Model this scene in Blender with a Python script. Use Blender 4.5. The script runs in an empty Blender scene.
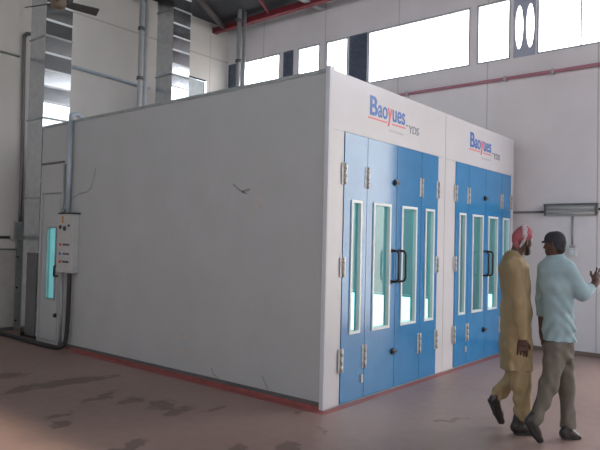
import bpy, bmesh, math, random
import numpy as np
from mathutils import Vector, Matrix
random.seed(7)
scene = bpy.context.scene
COL = scene.collection
# ------------------------------------------------------------------ camera
FPX = 610.45
EYE = Vector((0, 0, 1.6))
RT = Vector((0.6363, -0.7711, 0.0233)).normalized()
FW = Vector((0.7708, 0.6364, 0.0284)).normalized()
RT = (RT - FW * RT.dot(FW)).normalized()
UP = RT.cross(FW).normalized()
cam_d = bpy.data.cameras.new('camera')
cam_d.sensor_width = 36
cam_d.lens = FPX / 600 * 36
cam_d.clip_end = 200
cam = bpy.data.objects.new('camera', cam_d)
COL.objects.link(cam)
m = Matrix.Identity(4)
for i in range(3):
    m[i][0], m[i][1], m[i][2], m[i][3] = RT[i], UP[i], -FW[i], EYE[i]
cam.matrix_world = m
scene.camera = cam
vs = scene.view_settings
vs.view_transform = 'Standard'; vs.look = 'None'; vs.gamma = 1; vs.use_curve_mapping = False
vs.exposure = 0.38
scene.cycles.use_denoising = True
scene.cycles.max_bounces = 8
scene.cycles.sample_clamp_indirect = 6
# ------------------------------------------------------------------ dims (metres)
X0, Y0, HB = 4.69, 3.526, 3.29          # near corner of the first booth, booth height
XS, XE, YR = 7.152, 9.53, 9.06          # seam between the booths, far side, rear
XW, YB, HH = 9.845, 10.44, 6.36         # hall right wall, back wall, eave height
XL, YF = -5.0, -7.0
# ------------------------------------------------------------------ materials
def new_mat(name):
    mt = bpy.data.materials.new(name); mt.use_nodes = True
    nt = mt.node_tree; nt.nodes.clear()
    return mt, nt
def N(nt, typ, **kw):
    n = nt.nodes.new(typ)
    for k, v in kw.items():
        if k in n.inputs: n.inputs[k].default_value = v
        else: setattr(n, k, v)
    return n
def ramp(nt, fac, stops):
    r = N(nt, 'ShaderNodeValToRGB')
    cr = r.color_ramp
    while len(cr.elements) < len(stops): cr.elements.new(0.5)
    for e, (p, c) in zip(cr.elements, stops):
        e.position = p; e.color = (c[0], c[1], c[2], 1) if not isinstance(c, (int, float)) else (c, c, c, 1)
    nt.links.new(fac, r.inputs['Fac'])
    return r.outputs['Color']
def mixc(nt, fac, a, b):
    mx = N(nt, 'ShaderNodeMix', data_type='RGBA')
    for sock, v in ((mx.inputs[0], fac), (mx.inputs[6], a), (mx.inputs[7], b)):
        if hasattr(v, 'links'): nt.links.new(v, sock)
        elif isinstance(v, (int, float)): sock.default_value = v
        else: sock.default_value = (v[0], v[1], v[2], 1)
    return mx.outputs[2]
def mathn(nt, op, a, b=None):
    n = N(nt, 'ShaderNodeMath', operation=op)
    for i, v in enumerate((a, b)):
        if v is None: continue
        if hasattr(v, 'links'): nt.links.new(v, n.inputs[i])
        else: n.inputs[i].default_value = v
    return n.outputs[0]
def basic(name, col, rough=0.5, metal=0.0, var=0.08, scale=6.0, bump=0.0, bscale=40, coat=0.0, stretch=(1, 1, 1)):
    mt, nt = new_mat(name)
    out = N(nt, 'ShaderNodeOutputMaterial'); b = N(nt, 'ShaderNodeBsdfPrincipled')
    tc = N(nt, 'ShaderNodeTexCoord'); mp = N(nt, 'ShaderNodeMapping'); mp.inputs['Scale'].default_value = stretch
    nt.links.new(tc.outputs['Object'], mp.inputs['Vector'])
    nz = N(nt, 'ShaderNodeTexNoise', Scale=scale, Detail=4.0)
    nt.links.new(mp.outputs[0], nz.inputs['Vector'])
    lo = tuple(max(0, c * (1 - var)) for c in col); hi = tuple(min(1, c * (1 + var)) for c in col)
    nt.links.new(ramp(nt, nz.outputs['Fac'], [(0.3, lo), (0.7, hi)]), b.inputs['Base Color'])
    b.inputs['Roughness'].default_value = rough; b.inputs['Metallic'].default_value = metal
    b.inputs['Coat Weight'].default_value = coat; b.inputs['Coat Roughness'].default_value = 0.08
    if bump:
        n2 = N(nt, 'ShaderNodeTexNoise', Scale=bscale, Detail=3.0)
        nt.links.new(mp.outputs[0], n2.inputs['Vector'])
        bp = N(nt, 'ShaderNodeBump', Strength=bump, Distance=0.02)
        nt.links.new(n2.outputs['Fac'], bp.inputs['Height']); nt.links.new(bp.outputs[0], b.inputs['Normal'])
    nt.links.new(b.outputs[0], out.inputs['Surface'])
    return mt
def emit(name, col, s):
    mt, nt = new_mat(name)
    out = N(nt, 'ShaderNodeOutputMaterial'); e = N(nt, 'ShaderNodeEmission', Strength=s)
    e.inputs['Color'].default_value = (*col, 1)
    nt.links.new(e.outputs[0], out.inputs['Surface'])
    return mt
def glass(name, tint, spec=1.0, rough=0.02):
    mt, nt = new_mat(name)
    out = N(nt, 'ShaderNodeOutputMaterial')
    t = N(nt, 'ShaderNodeBsdfTransparent'); t.inputs['Color'].default_value = (*tint, 1)
    g = N(nt, 'ShaderNodeBsdfGlossy', Roughness=rough)
    fr = N(nt, 'ShaderNodeFresnel', IOR=1.5)
    geo = N(nt, 'ShaderNodeNewGeometry')
    f = mathn(nt, 'MULTIPLY', mathn(nt, 'MULTIPLY', fr.outputs[0], spec), mathn(nt, 'SUBTRACT', 1.0, geo.outputs['Backfacing']))
    mx = N(nt, 'ShaderNodeMixShader')
    nt.links.new(f, mx.inputs[0]); nt.links.new(t.outputs[0], mx.inputs[1]); nt.links.new(g.outputs[0], mx.inputs[2])
    nt.links.new(mx.outputs[0], out.inputs['Surface'])
    return mt
def wall_mat(name, col, axis, period, phase, zseam=None, dark=0.72):
    """painted panel wall: vertical joints every period metres, an optional level joint"""
    mt, nt = new_mat(name)
    out = N(nt, 'ShaderNodeOutputMaterial'); b = N(nt, 'ShaderNodeBsdfPrincipled', Roughness=0.6)
    tc = N(nt, 'ShaderNodeTexCoord'); sp = N(nt, 'ShaderNodeSeparateXYZ')
    nt.links.new(tc.outputs['Object'], sp.inputs[0])
    nz = N(nt, 'ShaderNodeTexNoise', Scale=1.1, Detail=6.0); nt.links.new(tc.outputs['Object'], nz.inputs['Vector'])
    c = ramp(nt, nz.outputs['Fac'], [(0.3, tuple(x * .93 for x in col)), (0.7, tuple(min(1, x * 1.05) for x in col))])
    u = mathn(nt, 'FRACT', mathn(nt, 'DIVIDE', mathn(nt, 'SUBTRACT', sp.outputs[axis], phase - .01), period))
    line = mathn(nt, 'LESS_THAN', u, 0.02 / period)
    if zseam:
        zz = mathn(nt, 'ABSOLUTE', mathn(nt, 'SUBTRACT', sp.outputs[2], zseam))
        line = mathn(nt, 'MAXIMUM', line, mathn(nt, 'LESS_THAN', zz, 0.016))
    nt.links.new(mixc(nt, line, c, tuple(x * dark for x in col)), b.inputs['Base Color'])
    nt.links.new(b.outputs[0], out.inputs['Surface'])
    return mt
def floor_mat():
    mt, nt = new_mat('painted_concrete')
    out = N(nt, 'ShaderNodeOutputMaterial'); b = N(nt, 'ShaderNodeBsdfPrincipled')
    tc = N(nt, 'ShaderNodeTexCoord'); P = tc.outputs['Object']
    n1 = N(nt, 'ShaderNodeTexNoise', Scale=0.7, Detail=8.0); nt.links.new(P, n1.inputs['Vector'])
    n2 = N(nt, 'ShaderNodeTexNoise', Scale=9.0, Detail=6.0); nt.links.new(P, n2.inputs['Vector'])
    base = ramp(nt, n1.outputs['Fac'], [(0.3, FLOOR_A), (0.7, FLOOR_B)])
    base = mixc(nt, ramp(nt, n2.outputs['Fac'], [(0.35, 0.0), (0.75, 0.35)]), base, FLOOR_C)
    # oil and water stains: blobs with their own noisy outlines
    n3 = N(nt, 'ShaderNodeTexNoise', Scale=3.5, Detail=5.0); nt.links.new(P, n3.inputs['Vector'])
    dv = N(nt, 'ShaderNodeVectorMath', operation='SUBTRACT'); nt.links.new(n3.outputs['Color'], dv.inputs[0]); dv.inputs[1].default_value = (.5, .5, .5)
    ds = N(nt, 'ShaderNodeVectorMath', operation='SCALE'); nt.links.new(dv.outputs[0], ds.inputs[0]); ds.inputs['Scale'].default_value = 0.35
    da = N(nt, 'ShaderNodeVectorMath', operation='ADD'); nt.links.new(P, da.inputs[0]); nt.links.new(ds.outputs[0], da.inputs[1])
    acc = None
    for (x, y, a, rx, ry, k) in STAINS:
        mp = N(nt, 'ShaderNodeMapping', vector_type='TEXTURE')
        mp.inputs['Location'].default_value = (x, y, 0); mp.inputs['Rotation'].default_value = (0, 0, math.radians(a)); mp.inputs['Scale'].default_value = (rx, ry, 1)
        nt.links.new(da.outputs[0], mp.inputs['Vector'])
        g = N(nt, 'ShaderNodeTexGradient', gradient_type='SPHERICAL'); nt.links.new(mp.outputs[0], g.inputs['Vector'])
        v = mathn(nt, 'MULTIPLY', g.outputs['Fac'], k)
        acc = v if acc is None else mathn(nt, 'MAXIMUM', acc, v)
    brk = N(nt, 'ShaderNodeTexNoise', Scale=13.0, Detail=7.0); nt.links.new(P, brk.inputs['Vector'])
    st = mathn(nt, 'MULTIPLY', acc, mathn(nt, 'MULTIPLY', brk.outputs['Fac'], 2.0))
    stm = ramp(nt, st, [(0.30, 0.0), (0.5, 0.62)])
    col = mixc(nt, stm, base, STAIN_C)
    nt.links.new(col, b.inputs['Base Color'])
    nt.links.new(mixc(nt, stm, (FLOOR_R,) * 3, (FLOOR_R + .08,) * 3), b.inputs['Roughness'])
    bp = N(nt, 'ShaderNodeBump', Strength=0.12, Distance=0.01); nt.links.new(n2.outputs['Fac'], bp.inputs['Height']); nt.links.new(bp.outputs[0], b.inputs['Normal'])
    nt.links.new(b.outputs[0], out.inputs['Surface'])
    return mt
FLOOR_A, FLOOR_B, FLOOR_C, FLOOR_R = (.24, .155, .128), (.31, .205, .175), (.35, .25, .225), 0.42
STAIN_C = (.085, .055, .046)
STAINS = [(3.16, 6.3, 30, .5, .18, 1.0), (3.62, 6.25, -5, .75, .26, 1.1), (4.0, 6.2, 10, .4, .1, .9), (3.35, 7.0, 0, .45, .3, .7),
          (3.65, 5.1, 35, .3, .2, .9), (3.55, 5.45, 20, .5, .14, .8), (3.75, 4.75, 60, .4, .25, .8), (3.7, 4.5, 10, .35, .16, .9), (4.0, 4.3, 0, .3, .12, .7),
          (2.78, 4.9, 0, .18, .14, .9), (2.9, 5.15, 20, .3, .1, .8), (2.82, 4.0, 15, .3, .1, 1.1), (3.66, 3.12, -10, .25, .16, 1.1), (3.4, 3.4, 0, .2, .1, .8),
          (5.2, 2.53, -50, .22, .09, .75), (5.36, 2.46, -50, .2, .07, .7), (4.45, 3.62, 0, .2, .08, .6), (4.2, 3.2, 30, .3, .1, .5)]
M = {}
M['floor'] = floor_mat()
M['wall_right'] = wall_mat('wall_paint_pale', (.80, .76, .765), 1, 1.73, 4.11)
M['wall_back'] = wall_mat('wall_paint_warm', (.64, .61, .57), 0, 1.9, 7.39, 5.77)
M['wall_plain'] = basic('wall_paint_plain', (.66, .64, .61), .7)
M['ceiling'] = basic('roof_sheet_dark', (.032, .034, .042), .7, var=.25, scale=2)
M['rafter'] = basic('rafter_grey', (.30, .30, .31), .6)
M['rafter_dark'] = basic('rafter_brown', (.06, .052, .05), .6)
M['red_steel'] = basic('red_oxide_paint', (.19, .022, .032), .6)
M['pipe_red'] = basic('pipe_red_haze_tint', (.46, .20, .25), .5)  # red paled towards pink, window haze put into the colour
M['louvre'] = basic('dark_louvre', (.13, .16, .22), .5, var=.2, scale=14)
M['port_plate'] = basic('port_plate_bloom_tint', (.42, .44, .54), .5)  # plate colour lightened and blued to imitate bloom from the windows
M['win_frame'] = basic('window_aluminium', (.45, .47, .50), .4, .3)
M['pane'] = glass('clear_pane', (.97, .98, 1), .6)
M['yard'] = basic('added_yard_wall_render', (.60, .58, .54), .8)
M['ground'] = basic('yard_concrete', (.55, .52, .47), .8)
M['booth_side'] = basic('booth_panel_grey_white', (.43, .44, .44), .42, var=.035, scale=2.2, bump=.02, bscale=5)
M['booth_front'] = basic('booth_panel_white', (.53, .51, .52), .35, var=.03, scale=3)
M['booth_edge'] = basic('corner_trim_white', (.60, .62, .66), .3, var=.03)
M['booth_in'] = basic('booth_liner_white', (.80, .82, .82), .5, var=.02)
M['skirt'] = basic('skirt_channel_grey', (.16, .16, .16), .5, .5)
M['blue'] = basic('blue_door_paint', (.028, .19, .41), .12, var=.06, scale=5, coat=.25)
M['jamb_gap'] = basic('door_gap_dark', (.03, .03, .035), .7)  # dark colour standing in for the shade of a door gap
M['win_white'] = basic('window_bead_white', (.66, .70, .69), .3, var=.02)
M['teal_glass'] = glass('teal_tinted_glass', (.52, .84, .86), 1.0)
M['steel'] = basic('zinc_plated_steel', (.50, .49, .48), .42, .5, var=.1, scale=30)
M['black'] = basic('black_plastic', (.02, .02, .025), .4, var=.2)
M['lamp_white'] = emit('light_box_tube', (.92, 1, .98), 3.2)
M['galv'] = basic('galvanised_duct', (.56, .59, .61), .17, 1.0, var=.10, scale=9, bump=.05, bscale=4)
M['duct_rib'] = basic('duct_rib_painted_shine', (.74, .77, .79), .4, .2)  # pale colour imitates the bright reflection on the front lips
M['galv_dull'] = basic('galvanised_dull', (.36, .39, .39), .5, .55, var=.12, scale=7)
M['pipe_grey'] = basic('pipe_paint_grey', (.50, .52, .53), .35, .3)
M['cable'] = basic('black_cable', (.018, .018, .02), .5)
M['cabinet'] = basic('cabinet_beige_grey', (.44, .42, .39), .5)
M['control'] = basic('control_box_grey', (.47, .47, .455), .45, var=.05)
M['conduit'] = basic('conduit_blue_grey', (.38, .44, .50), .4)
M['red_lamp'] = basic('red_button', (.65, .05, .04), .3)
M['blue_lamp'] = basic('blue_button', (.06, .12, .5), .3)
M['label_dark'] = basic('printed_label_dark', (.05, .05, .06), .5)
M['orange'] = basic('orange_tag', (.55, .25, .08), .5)
M['logo_blue'] = basic('logo_print_blue', (.035, .13, .42), .4)
M['logo_red'] = basic('logo_print_red', (.75, .10, .12), .4)
M['logo_grey'] = basic('logo_print_grey', (.16, .17, .22), .4)
M['logo_pale'] = basic('logo_print_pale', (.52, .52, .58), .4)
M['rust'] = basic('rust_smear', (.46, .43, .40), .6, var=.1, scale=20)
M['scuff'] = basic('dark_scuff', (.27, .26, .26), .6)
M['stripe'] = basic('red_floor_paint', (.30, .085, .08), .5, var=.2, scale=8)
M['skin'] = basic('dark_brown_skin', (.085, .042, .03), .5, var=.1)
M['eye'] = basic('eye_white', (.6, .57, .53), .2)
M['khaki'] = basic('khaki_cotton', (.32, .235, .125), .85, var=.14, scale=9, bump=.25, bscale=16, stretch=(1, 1, .35))
M['shirt'] = basic('pale_blue_cotton', (.31, .42, .45), .85, var=.09, scale=9, bump=.25, bscale=14)
M['trouser'] = basic('grey_beige_cotton', (.145, .125, .10), .85, var=.14, scale=9, bump=.25, bscale=16, stretch=(1, 1, .4))
M['shoe'] = basic('dark_brown_leather', (.035, .026, .026), .4, var=.2)
M['shoe_sole'] = basic('black_rubber_sole', (.018, .017, .018), .7)
M['cap'] = basic('charcoal_cap_cloth', (.028, .028, .036), .8)
M['scarf_white'] = basic('white_scarf_cloth', (.46, .39, .40), .85)
def scarf_mat():
    mt, nt = new_mat('red_white_check_scarf')
    out = N(nt, 'ShaderNodeOutputMaterial'); b = N(nt, 'ShaderNodeBsdfPrincipled', Roughness=.9)
    tc = N(nt, 'ShaderNodeTexCoord'); ck = N(nt, 'ShaderNodeTexChecker', Scale=90.0)
    nt.links.new(tc.outputs['Object'], ck.inputs['Vector'])
    ck.inputs['Color1'].default_value = (.36, .06, .085, 1); ck.inputs['Color2'].default_value = (.33, .13, .15, 1)
    nt.links.new(ck.outputs[0], b.inputs['Base Color']); nt.links.new(b.outputs[0], out.inputs['Surface'])
    return mt
M['scarf'] = scarf_mat()
# ------------------------------------------------------------------ mesh helpers
class MB:
    def __init__(s): s.bm = bmesh.new(); s.mi = 0
    def _mark(s, faces):
        for f in faces: f.material_index = s.mi
    def box(s, x0, x1, y0, y1, z0, z1, bev=0.0):
        x0, x1 = sorted((x0, x1)); y0, y1 = sorted((y0, y1)); z0, z1 = sorted((z0, z1))
        r = bmesh.ops.create_cube(s.bm, size=1.0)
        for v in r['verts']:
            v.co = Vector(((x0 + x1) / 2 + v.co.x * (x1 - x0), (y0 + y1) / 2 + v.co.y * (y1 - y0), (z0 + z1) / 2 + v.co.z * (z1 - z0)))
        fs = set(f for v in r['verts'] for f in v.link_faces); s._mark(fs)
        if bev:
            es = list(set(e for v in r['verts'] for e in v.link_edges))
            q = bmesh.ops.bevel(s.bm, geom=es, offset=bev, segments=2, profile=.6, affect='EDGES')
            s._mark(q['faces'])
        return s
    def ringbox(s, x0, x1, y0, y1, z0, z1, a0, a1, b0, b1, axis='y'):
        """plate (thin in y or x) with a rectangular opening a0..a1 (along) x b0..b1 (z)"""
        if axis == 'y':
            s.box(x0, a0, y0, y1, z0, z1); s.box(a1, x1, y0, y1, z0, z1)
            s.box(a0, a1, y0, y1, z0, b0); s.box(a0, a1, y0, y1, b1, z1)
        else:
            s.box(x0, x1, y0, a0, z0, z1); s.box(x0, x1, a1, y1, z0, z1)
            s.box(x0, x1, a0, a1, z0, b0); s.box(x0, x1, a0, a1, b1, z1)
        return s
    def tube(s, pts, r, seg=10, cap=True):
        pts = [Vector(p) for p in pts]; rings = []
        rad = r if isinstance(r, (list, tuple)) else [r] * len(pts)
        prev = None
        for i, p in enumerate(pts):
            t = (pts[min(i + 1, len(pts) - 1)] - pts[max(i - 1, 0)]).normalized()
            if prev is None:
                a = Vector((0, 0, 1)) if abs(t.z) < .9 else Vector((1, 0, 0))
                n = (a - t * a.dot(t)).normalized()
            else: n = (prev - t * prev.dot(t)).normalized()
            prev = n; bnm = t.cross(n)
            rings.append([s.bm.verts.new(p + (n * math.cos(q) + bnm * math.sin(q)) * rad[i]) for q in [2 * math.pi * k / seg for k in range(seg)]])
        for A, B in zip(rings, rings[1:]):
            for k in range(seg):
                f = s.bm.faces.new((A[k], A[(k + 1) % seg], B[(k + 1) % seg], B[k])); f.material_index = s.mi; f.smooth = True
        if cap:
            for R_ in (rings[0][::-1], rings[-1]):
                f = s.bm.faces.new(R_); f.material_index = s.mi
        return s
    def poly(s, pts):
        f = s.bm.faces.new([s.bm.verts.new(Vector(p)) for p in pts]); f.material_index = s.mi
        return s
BASE = {}
def link(o, parent=None):
    COL.objects.link(o)
    if parent is not None: o.parent = parent
def obj(name, mb, mat, parent=None, base=None):
    """link the collected shapes (world coordinates) as ONE mesh object"""
    bm = mb.bm if isinstance(mb, MB) else mb
    b = BASE[parent.name] if parent is not None else Vector(base or (0, 0, 0))
    bmesh.ops.recalc_face_normals(bm, faces=bm.faces[:])
    bmesh.ops.translate(bm, verts=bm.verts[:], vec=-b)
    me = bpy.data.meshes.new(name); bm.to_mesh(me); bm.free()
    for mm in (mat if isinstance(mat, (list, tuple)) else [mat]): me.materials.append(mm)
    o = bpy.data.objects.new(name, me)
    if parent is None: o.location = b
    link(o, parent); BASE[o.name] = b
    return o
def tag(o, label, cat, group=None):
    o['label'] = label; o['category'] = cat
    if group: o['group'] = group
    return o
def thing(name, label, cat, loc, group=None):
    o = bpy.data.objects.new(name, None); o.empty_display_size = .2
    o.location = loc; link(o); BASE[o.name] = Vector(loc)
    return tag(o, label, cat, group)
def struct(name, mb, mat, parent=None):
    o = obj(name, mb, mat, parent)
    if parent is None: o['kind'] = 'structure'
    return o
def ray(px, py):
    return FW * FPX + RT * (px - 300) - UP * (py - 225)
def on(axis, val, px, py):
    d = ray(px, py); return EYE + d * ((val - EYE[axis]) / d[axis])
# ------------------------------------------------------------------ hall shell
struct('floor', MB().box(XL - .2, XW + .2, YF - .2, YB + .2, -.2, 0), M['floor'])
struct('wall_back', MB().box(XL - .2, XW + .2, YB, YB + .2, 0, HH + .2), M['wall_back'])
LW_ADDED = (-5.5, 9.0, 4.75, 5.7)          # unseen window band added to the left wall for more light
FWN_ADDED = (-4.0, 8.8, 4.0, 5.7)         # unseen window band added behind the camera to brighten the hall
struct('wall_left', MB().ringbox(XL - .2, XL, YF, YB, 0, HH + .2, LW_ADDED[0], LW_ADDED[1], LW_ADDED[2], LW_ADDED[3], axis='x'), M['wall_plain'])
struct('wall_front', MB().ringbox(XL - .2, XW + .2, YF - .2, YF, 0, HH + .2, FWN_ADDED[0], FWN_ADDED[1], FWN_ADDED[2], FWN_ADDED[3]), M['wall_plain'])
struct('ceiling', MB().box(XL - .2, XW + .2, YF - .2, YB + .2, HH + .2, HH + .3), M['ceiling'])
ZS, ZT = 4.70, 5.72
WINS = [(-6.2, -4.2), (-3.9, -1.9), (-1.6, .4), (.6, 1.85), (1.97, 3.30), (3.73, 4.31), (4.43, 6.525), (7.0, 7.55), (7.71, 8.30), (8.81, 9.94)]
OVAL = (3.32, 3.68); DARK = [(6.54, 6.97), (8.42, 8.71), (9.98, 10.42)]
DOOR = (-2.2, 1.12, 4.1)
w = MB()
opens = sorted(WINS + [OVAL] + DARK)
w.box(XW, XW + .06, YF, DOOR[0], 0, ZS); w.box(XW, XW + .06, DOOR[1], YB, 0, ZS); w.box(XW, XW + .06, DOOR[0], DOOR[1], DOOR[2], ZS)
w.box(XW, XW + .06, YF, YB, ZT, HH + .2)
prev = YF
for a, b in opens + [(YB, YB)]:
    if a > prev: w.box(XW, XW + .06, prev, a, ZS, ZT)
    prev = b
struct('wall_right', w, M['wall_right'])
struct('baseboard_right', MB().box(XW - .015, XW - .001, DOOR[1], YB, .001, .06), basic('baseboard_brown', (.22, .16, .13), .6))
k = 0
for a, b in WINS:
    k += 1
    f = MB(); t = .03
    f.ringbox(XW + .005, XW + .04, a + .001, b - .001, ZS + .001, ZT - .001, a + t, b - t, ZS + t, ZT - t, axis='x')
    n = max(1, round((b - a) / .62))
    for i in range(1, n):
        yy = a + (b - a) * i / n
        if n <= 2: f.box(XW + .01, XW + .035, yy - .012, yy + .012, ZS + t, ZT - t)
    fo = struct('window_%d' % k, f, M['win_frame'])
    obj('pane', MB().box(XW + .02, XW + .026, a + t, b - t, ZS + t, ZT - t), M['pane'], fo)
for a, b in DARK:
    k += 1
    f = MB().ringbox(XW + .004, XW + .055, a + .001, b - .001, ZS + .001, ZT - .001, a + .03, b - .03, ZS + .03, ZT - .03, axis='x')
    fo = struct('window_%d' % k, f, M['louvre'])
    s = MB()
    for i in range(9):
        z = ZS + .05 + i * .105
        s.poly([(XW + .01, a + .03, z), (XW + .01, b - .03, z), (XW + .045, b - .03, z + .115), (XW + .045, a + .03, z + .115)])
    r = bmesh.ops.extrude_face_region(s.bm, geom=s.bm.faces[:])
    bmesh.ops.translate(s.bm, verts=[v for v in r['geom'] if isinstance(v, bmesh.types.BMVert)], vec=(.006, 0, 0))
    obj('louvre_slats', s, M['louvre'], fo)
    obj('back_board', MB().box(XW + .047, XW + .053, a + .03, b - .03, ZS + .03, ZT - .03), M['louvre'], fo)
# window with a plate paled to imitate window glow and two oval ports
k += 1
f = MB()
a, b = OVAL; mid = (a + b) / 2; zc = 5.2
for (ya, yb_) in ((a + .002, mid), (mid, b - .002)):
    cy = (ya + yb_) / 2; ry = (yb_ - ya) / 2 * .72; rz = .36; n = 32
    inn = []; outr = []
    ca = [math.atan2(sy * ((ZT - .002 - zc) if sy > 0 else (zc - ZS - .002)), sx * (yb_ - ya) / 2) % (2 * math.pi) for sx in (-1, 1) for sy in (-1, 1)]
    qs = sorted([2 * math.pi * (i + .5) / n for i in range(n)] + ca); n = len(qs)
    for q in qs:
        c_, s_ = math.cos(q), math.sin(q)
        inn.append((cy + ry * c_, zc + rz * s_))
        hy = (yb_ - ya) / 2; z0_, z1_ = ZS + .002, ZT - .002
        sc = 1 / max(abs(c_) / hy, abs(s_) / ((z1_ - zc) if s_ > 0 else (zc - z0_)))
        outr.append((cy + sc * c_, zc + sc * s_))
    for i in range(n):
        j = (i + 1) % n
        A = [f.bm.verts.new((xx, p[0], p[1])) for xx in (XW + .01, XW + .04) for p in (inn[i], inn[j], outr[j], outr[i])]
        for q in ((0, 1, 2, 3), (7, 6, 5, 4), (0, 4, 5, 1), (2, 6, 7, 3)): f.bm.faces.new([A[x] for x in q])
fo = struct('window_%d' % k, f, M['port_plate'])
obj('pane', MB().box(XW + .045, XW + .05, a + .01, b - .01, ZS + .01, ZT - .01), M['pane'], fo)
k += 1
f = MB().ringbox(XL - .12, XL - .06, LW_ADDED[0] + .001, LW_ADDED[1] - .001, LW_ADDED[2] + .001, LW_ADDED[3] - .001, LW_ADDED[0] + .05, LW_ADDED[1] - .05, LW_ADDED[2] + .05, LW_ADDED[3] - .05, axis='x')
for i in range(1, 10): yy = LW_ADDED[0] + (LW_ADDED[1] - LW_ADDED[0]) * i / 10; f.box(XL - .11, XL - .07, yy - .03, yy + .03, LW_ADDED[2] + .05, LW_ADDED[3] - .05)
fo = struct('window_%d' % k, f, M['win_frame'])  # added fill-light window, out of view
obj('pane', MB().box(XL - .095, XL - .09, LW_ADDED[0] + .05, LW_ADDED[1] - .05, LW_ADDED[2] + .05, LW_ADDED[3] - .05), M['pane'], fo)
k += 1
f = MB().ringbox(FWN_ADDED[0] + .001, FWN_ADDED[1] - .001, YF - .12, YF - .06, FWN_ADDED[2] + .001, FWN_ADDED[3] - .001, FWN_ADDED[0] + .05, FWN_ADDED[1] - .05, FWN_ADDED[2] + .05, FWN_ADDED[3] - .05)
for i in range(1, 9): xx = FWN_ADDED[0] + (FWN_ADDED[1] - FWN_ADDED[0]) * i / 9; f.box(xx - .03, xx + .03, YF - .11, YF - .07, FWN_ADDED[2] + .05, FWN_ADDED[3] - .05)
fo = struct('window_%d' % k, f, M['win_frame'])  # added fill-light window, behind the camera
obj('pane', MB().box(FWN_ADDED[0] + .05, FWN_ADDED[1] - .05, YF - .095, YF - .09, FWN_ADDED[2] + .05, FWN_ADDED[3] - .05), M['pane'], fo)
# roll-up door opening trim
t = MB(); t.box(XW - .03, XW, DOOR[0] - .12, DOOR[0], 0, DOOR[2] + .12); t.box(XW - .03, XW, DOOR[1], DOOR[1] + .12, 0, DOOR[2] + .12); t.box(XW - .03, XW, DOOR[0], DOOR[1], DOOR[2], DOOR[2] + .12)
struct('trim_1', t, M['win_frame'])
g = struct('ground', MB().box(XW + .21, XW + 45, -30, 35, -.2, -.01), M['ground'])
o = obj('added_yard_wall', MB().box(24, 24.3, -30, 35, -.01, 8.2), M['yard']); o['kind'] = 'structure'  # unseen wall added to dim what the door leaves reflect
# roof steel (hall structure)
for y in (-2.5, .9, 4.27, 7.64):
    o = obj('rafter', MB().box(XL, XW, y - .06, y + .06, HH + .02, HH + .19), M['rafter']); o['kind'] = 'structure'
o = obj('purlin', MB().box(9.33, 9.45, YF, YB, HH - .02, HH + .1), M['red_steel']); o['kind'] = 'structure'
for (p, q, mm) in (((8.3, 8.2, HH + .15), (9.38, 8.72, HH + .05), 'red_steel'), ((7.5, 9.1, HH + .05), (9.3, 10.05, HH + .05), 'rafter_dark'), ((5.2, 9.5, HH + .05), (7.3, 10.2, HH + .05), 'rafter_dark')):
    o = obj('roof_brace', MB().tube([p, q], .03 if mm == 'red_steel' else .07, 8), M[mm]); o['kind'] = 'structure'
# ------------------------------------------------------------------ spray booths
def text_fit(txt, x0, x1, z0, z1, y, mb, off=.012):
    cu = bpy.data.curves.new('t', 'FONT'); cu.body = txt; cu.size = 1; cu.extrude = .01; cu.offset = off
    to = bpy.data.objects.new('t', cu); COL.objects.link(to)
    dg = bpy.context.evaluated_depsgraph_get(); me = bpy.data.meshes.new_from_object(to.evaluated_get(dg))
    xs = [v.co.x for v in me.vertices]; ys = [v.co.y for v in me.vertices]; zs = [v.co.z for v in me.vertices]
    for v in me.vertices:
        v.co = Vector((x0 + (v.co.x - min(xs)) / (max(xs) - min(xs)) * (x1 - x0), y - (v.co.z - min(zs)) / (max(zs) - min(zs)) * .003,
                       z0 + (v.co.y - min(ys)) / (max(ys) - min(ys)) * (z1 - z0)))
    mb.bm.from_mesh(me)
    bpy.data.objects.remove(to); bpy.data.curves.remove(cu); bpy.data.meshes.remove(me)
def hinge(x, z0, z1, parent):
    h = MB(); yf = Y0 - .008
    h.box(x - .045, x - .006, yf - .006, yf, z0, z1, .002); h.box(x + .006, x + .045, yf - .006, yf, z0, z1, .002)
    n = 3
    for i in range(n):
        a = z0 + (z1 - z0) * i / n; b = z0 + (z1 - z0) * (i + 1) / n
        h.tube([(x, yf - .014, a + .004), (x, yf - .014, b - .004)], .014, 10)
        for sx in (-.027, .027): h.tube([(x + sx, yf - .012, (a + b) / 2), (x + sx, yf, (a + b) / 2)], .007, 8)
    obj('hinge', h, M['steel'], parent)
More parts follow.
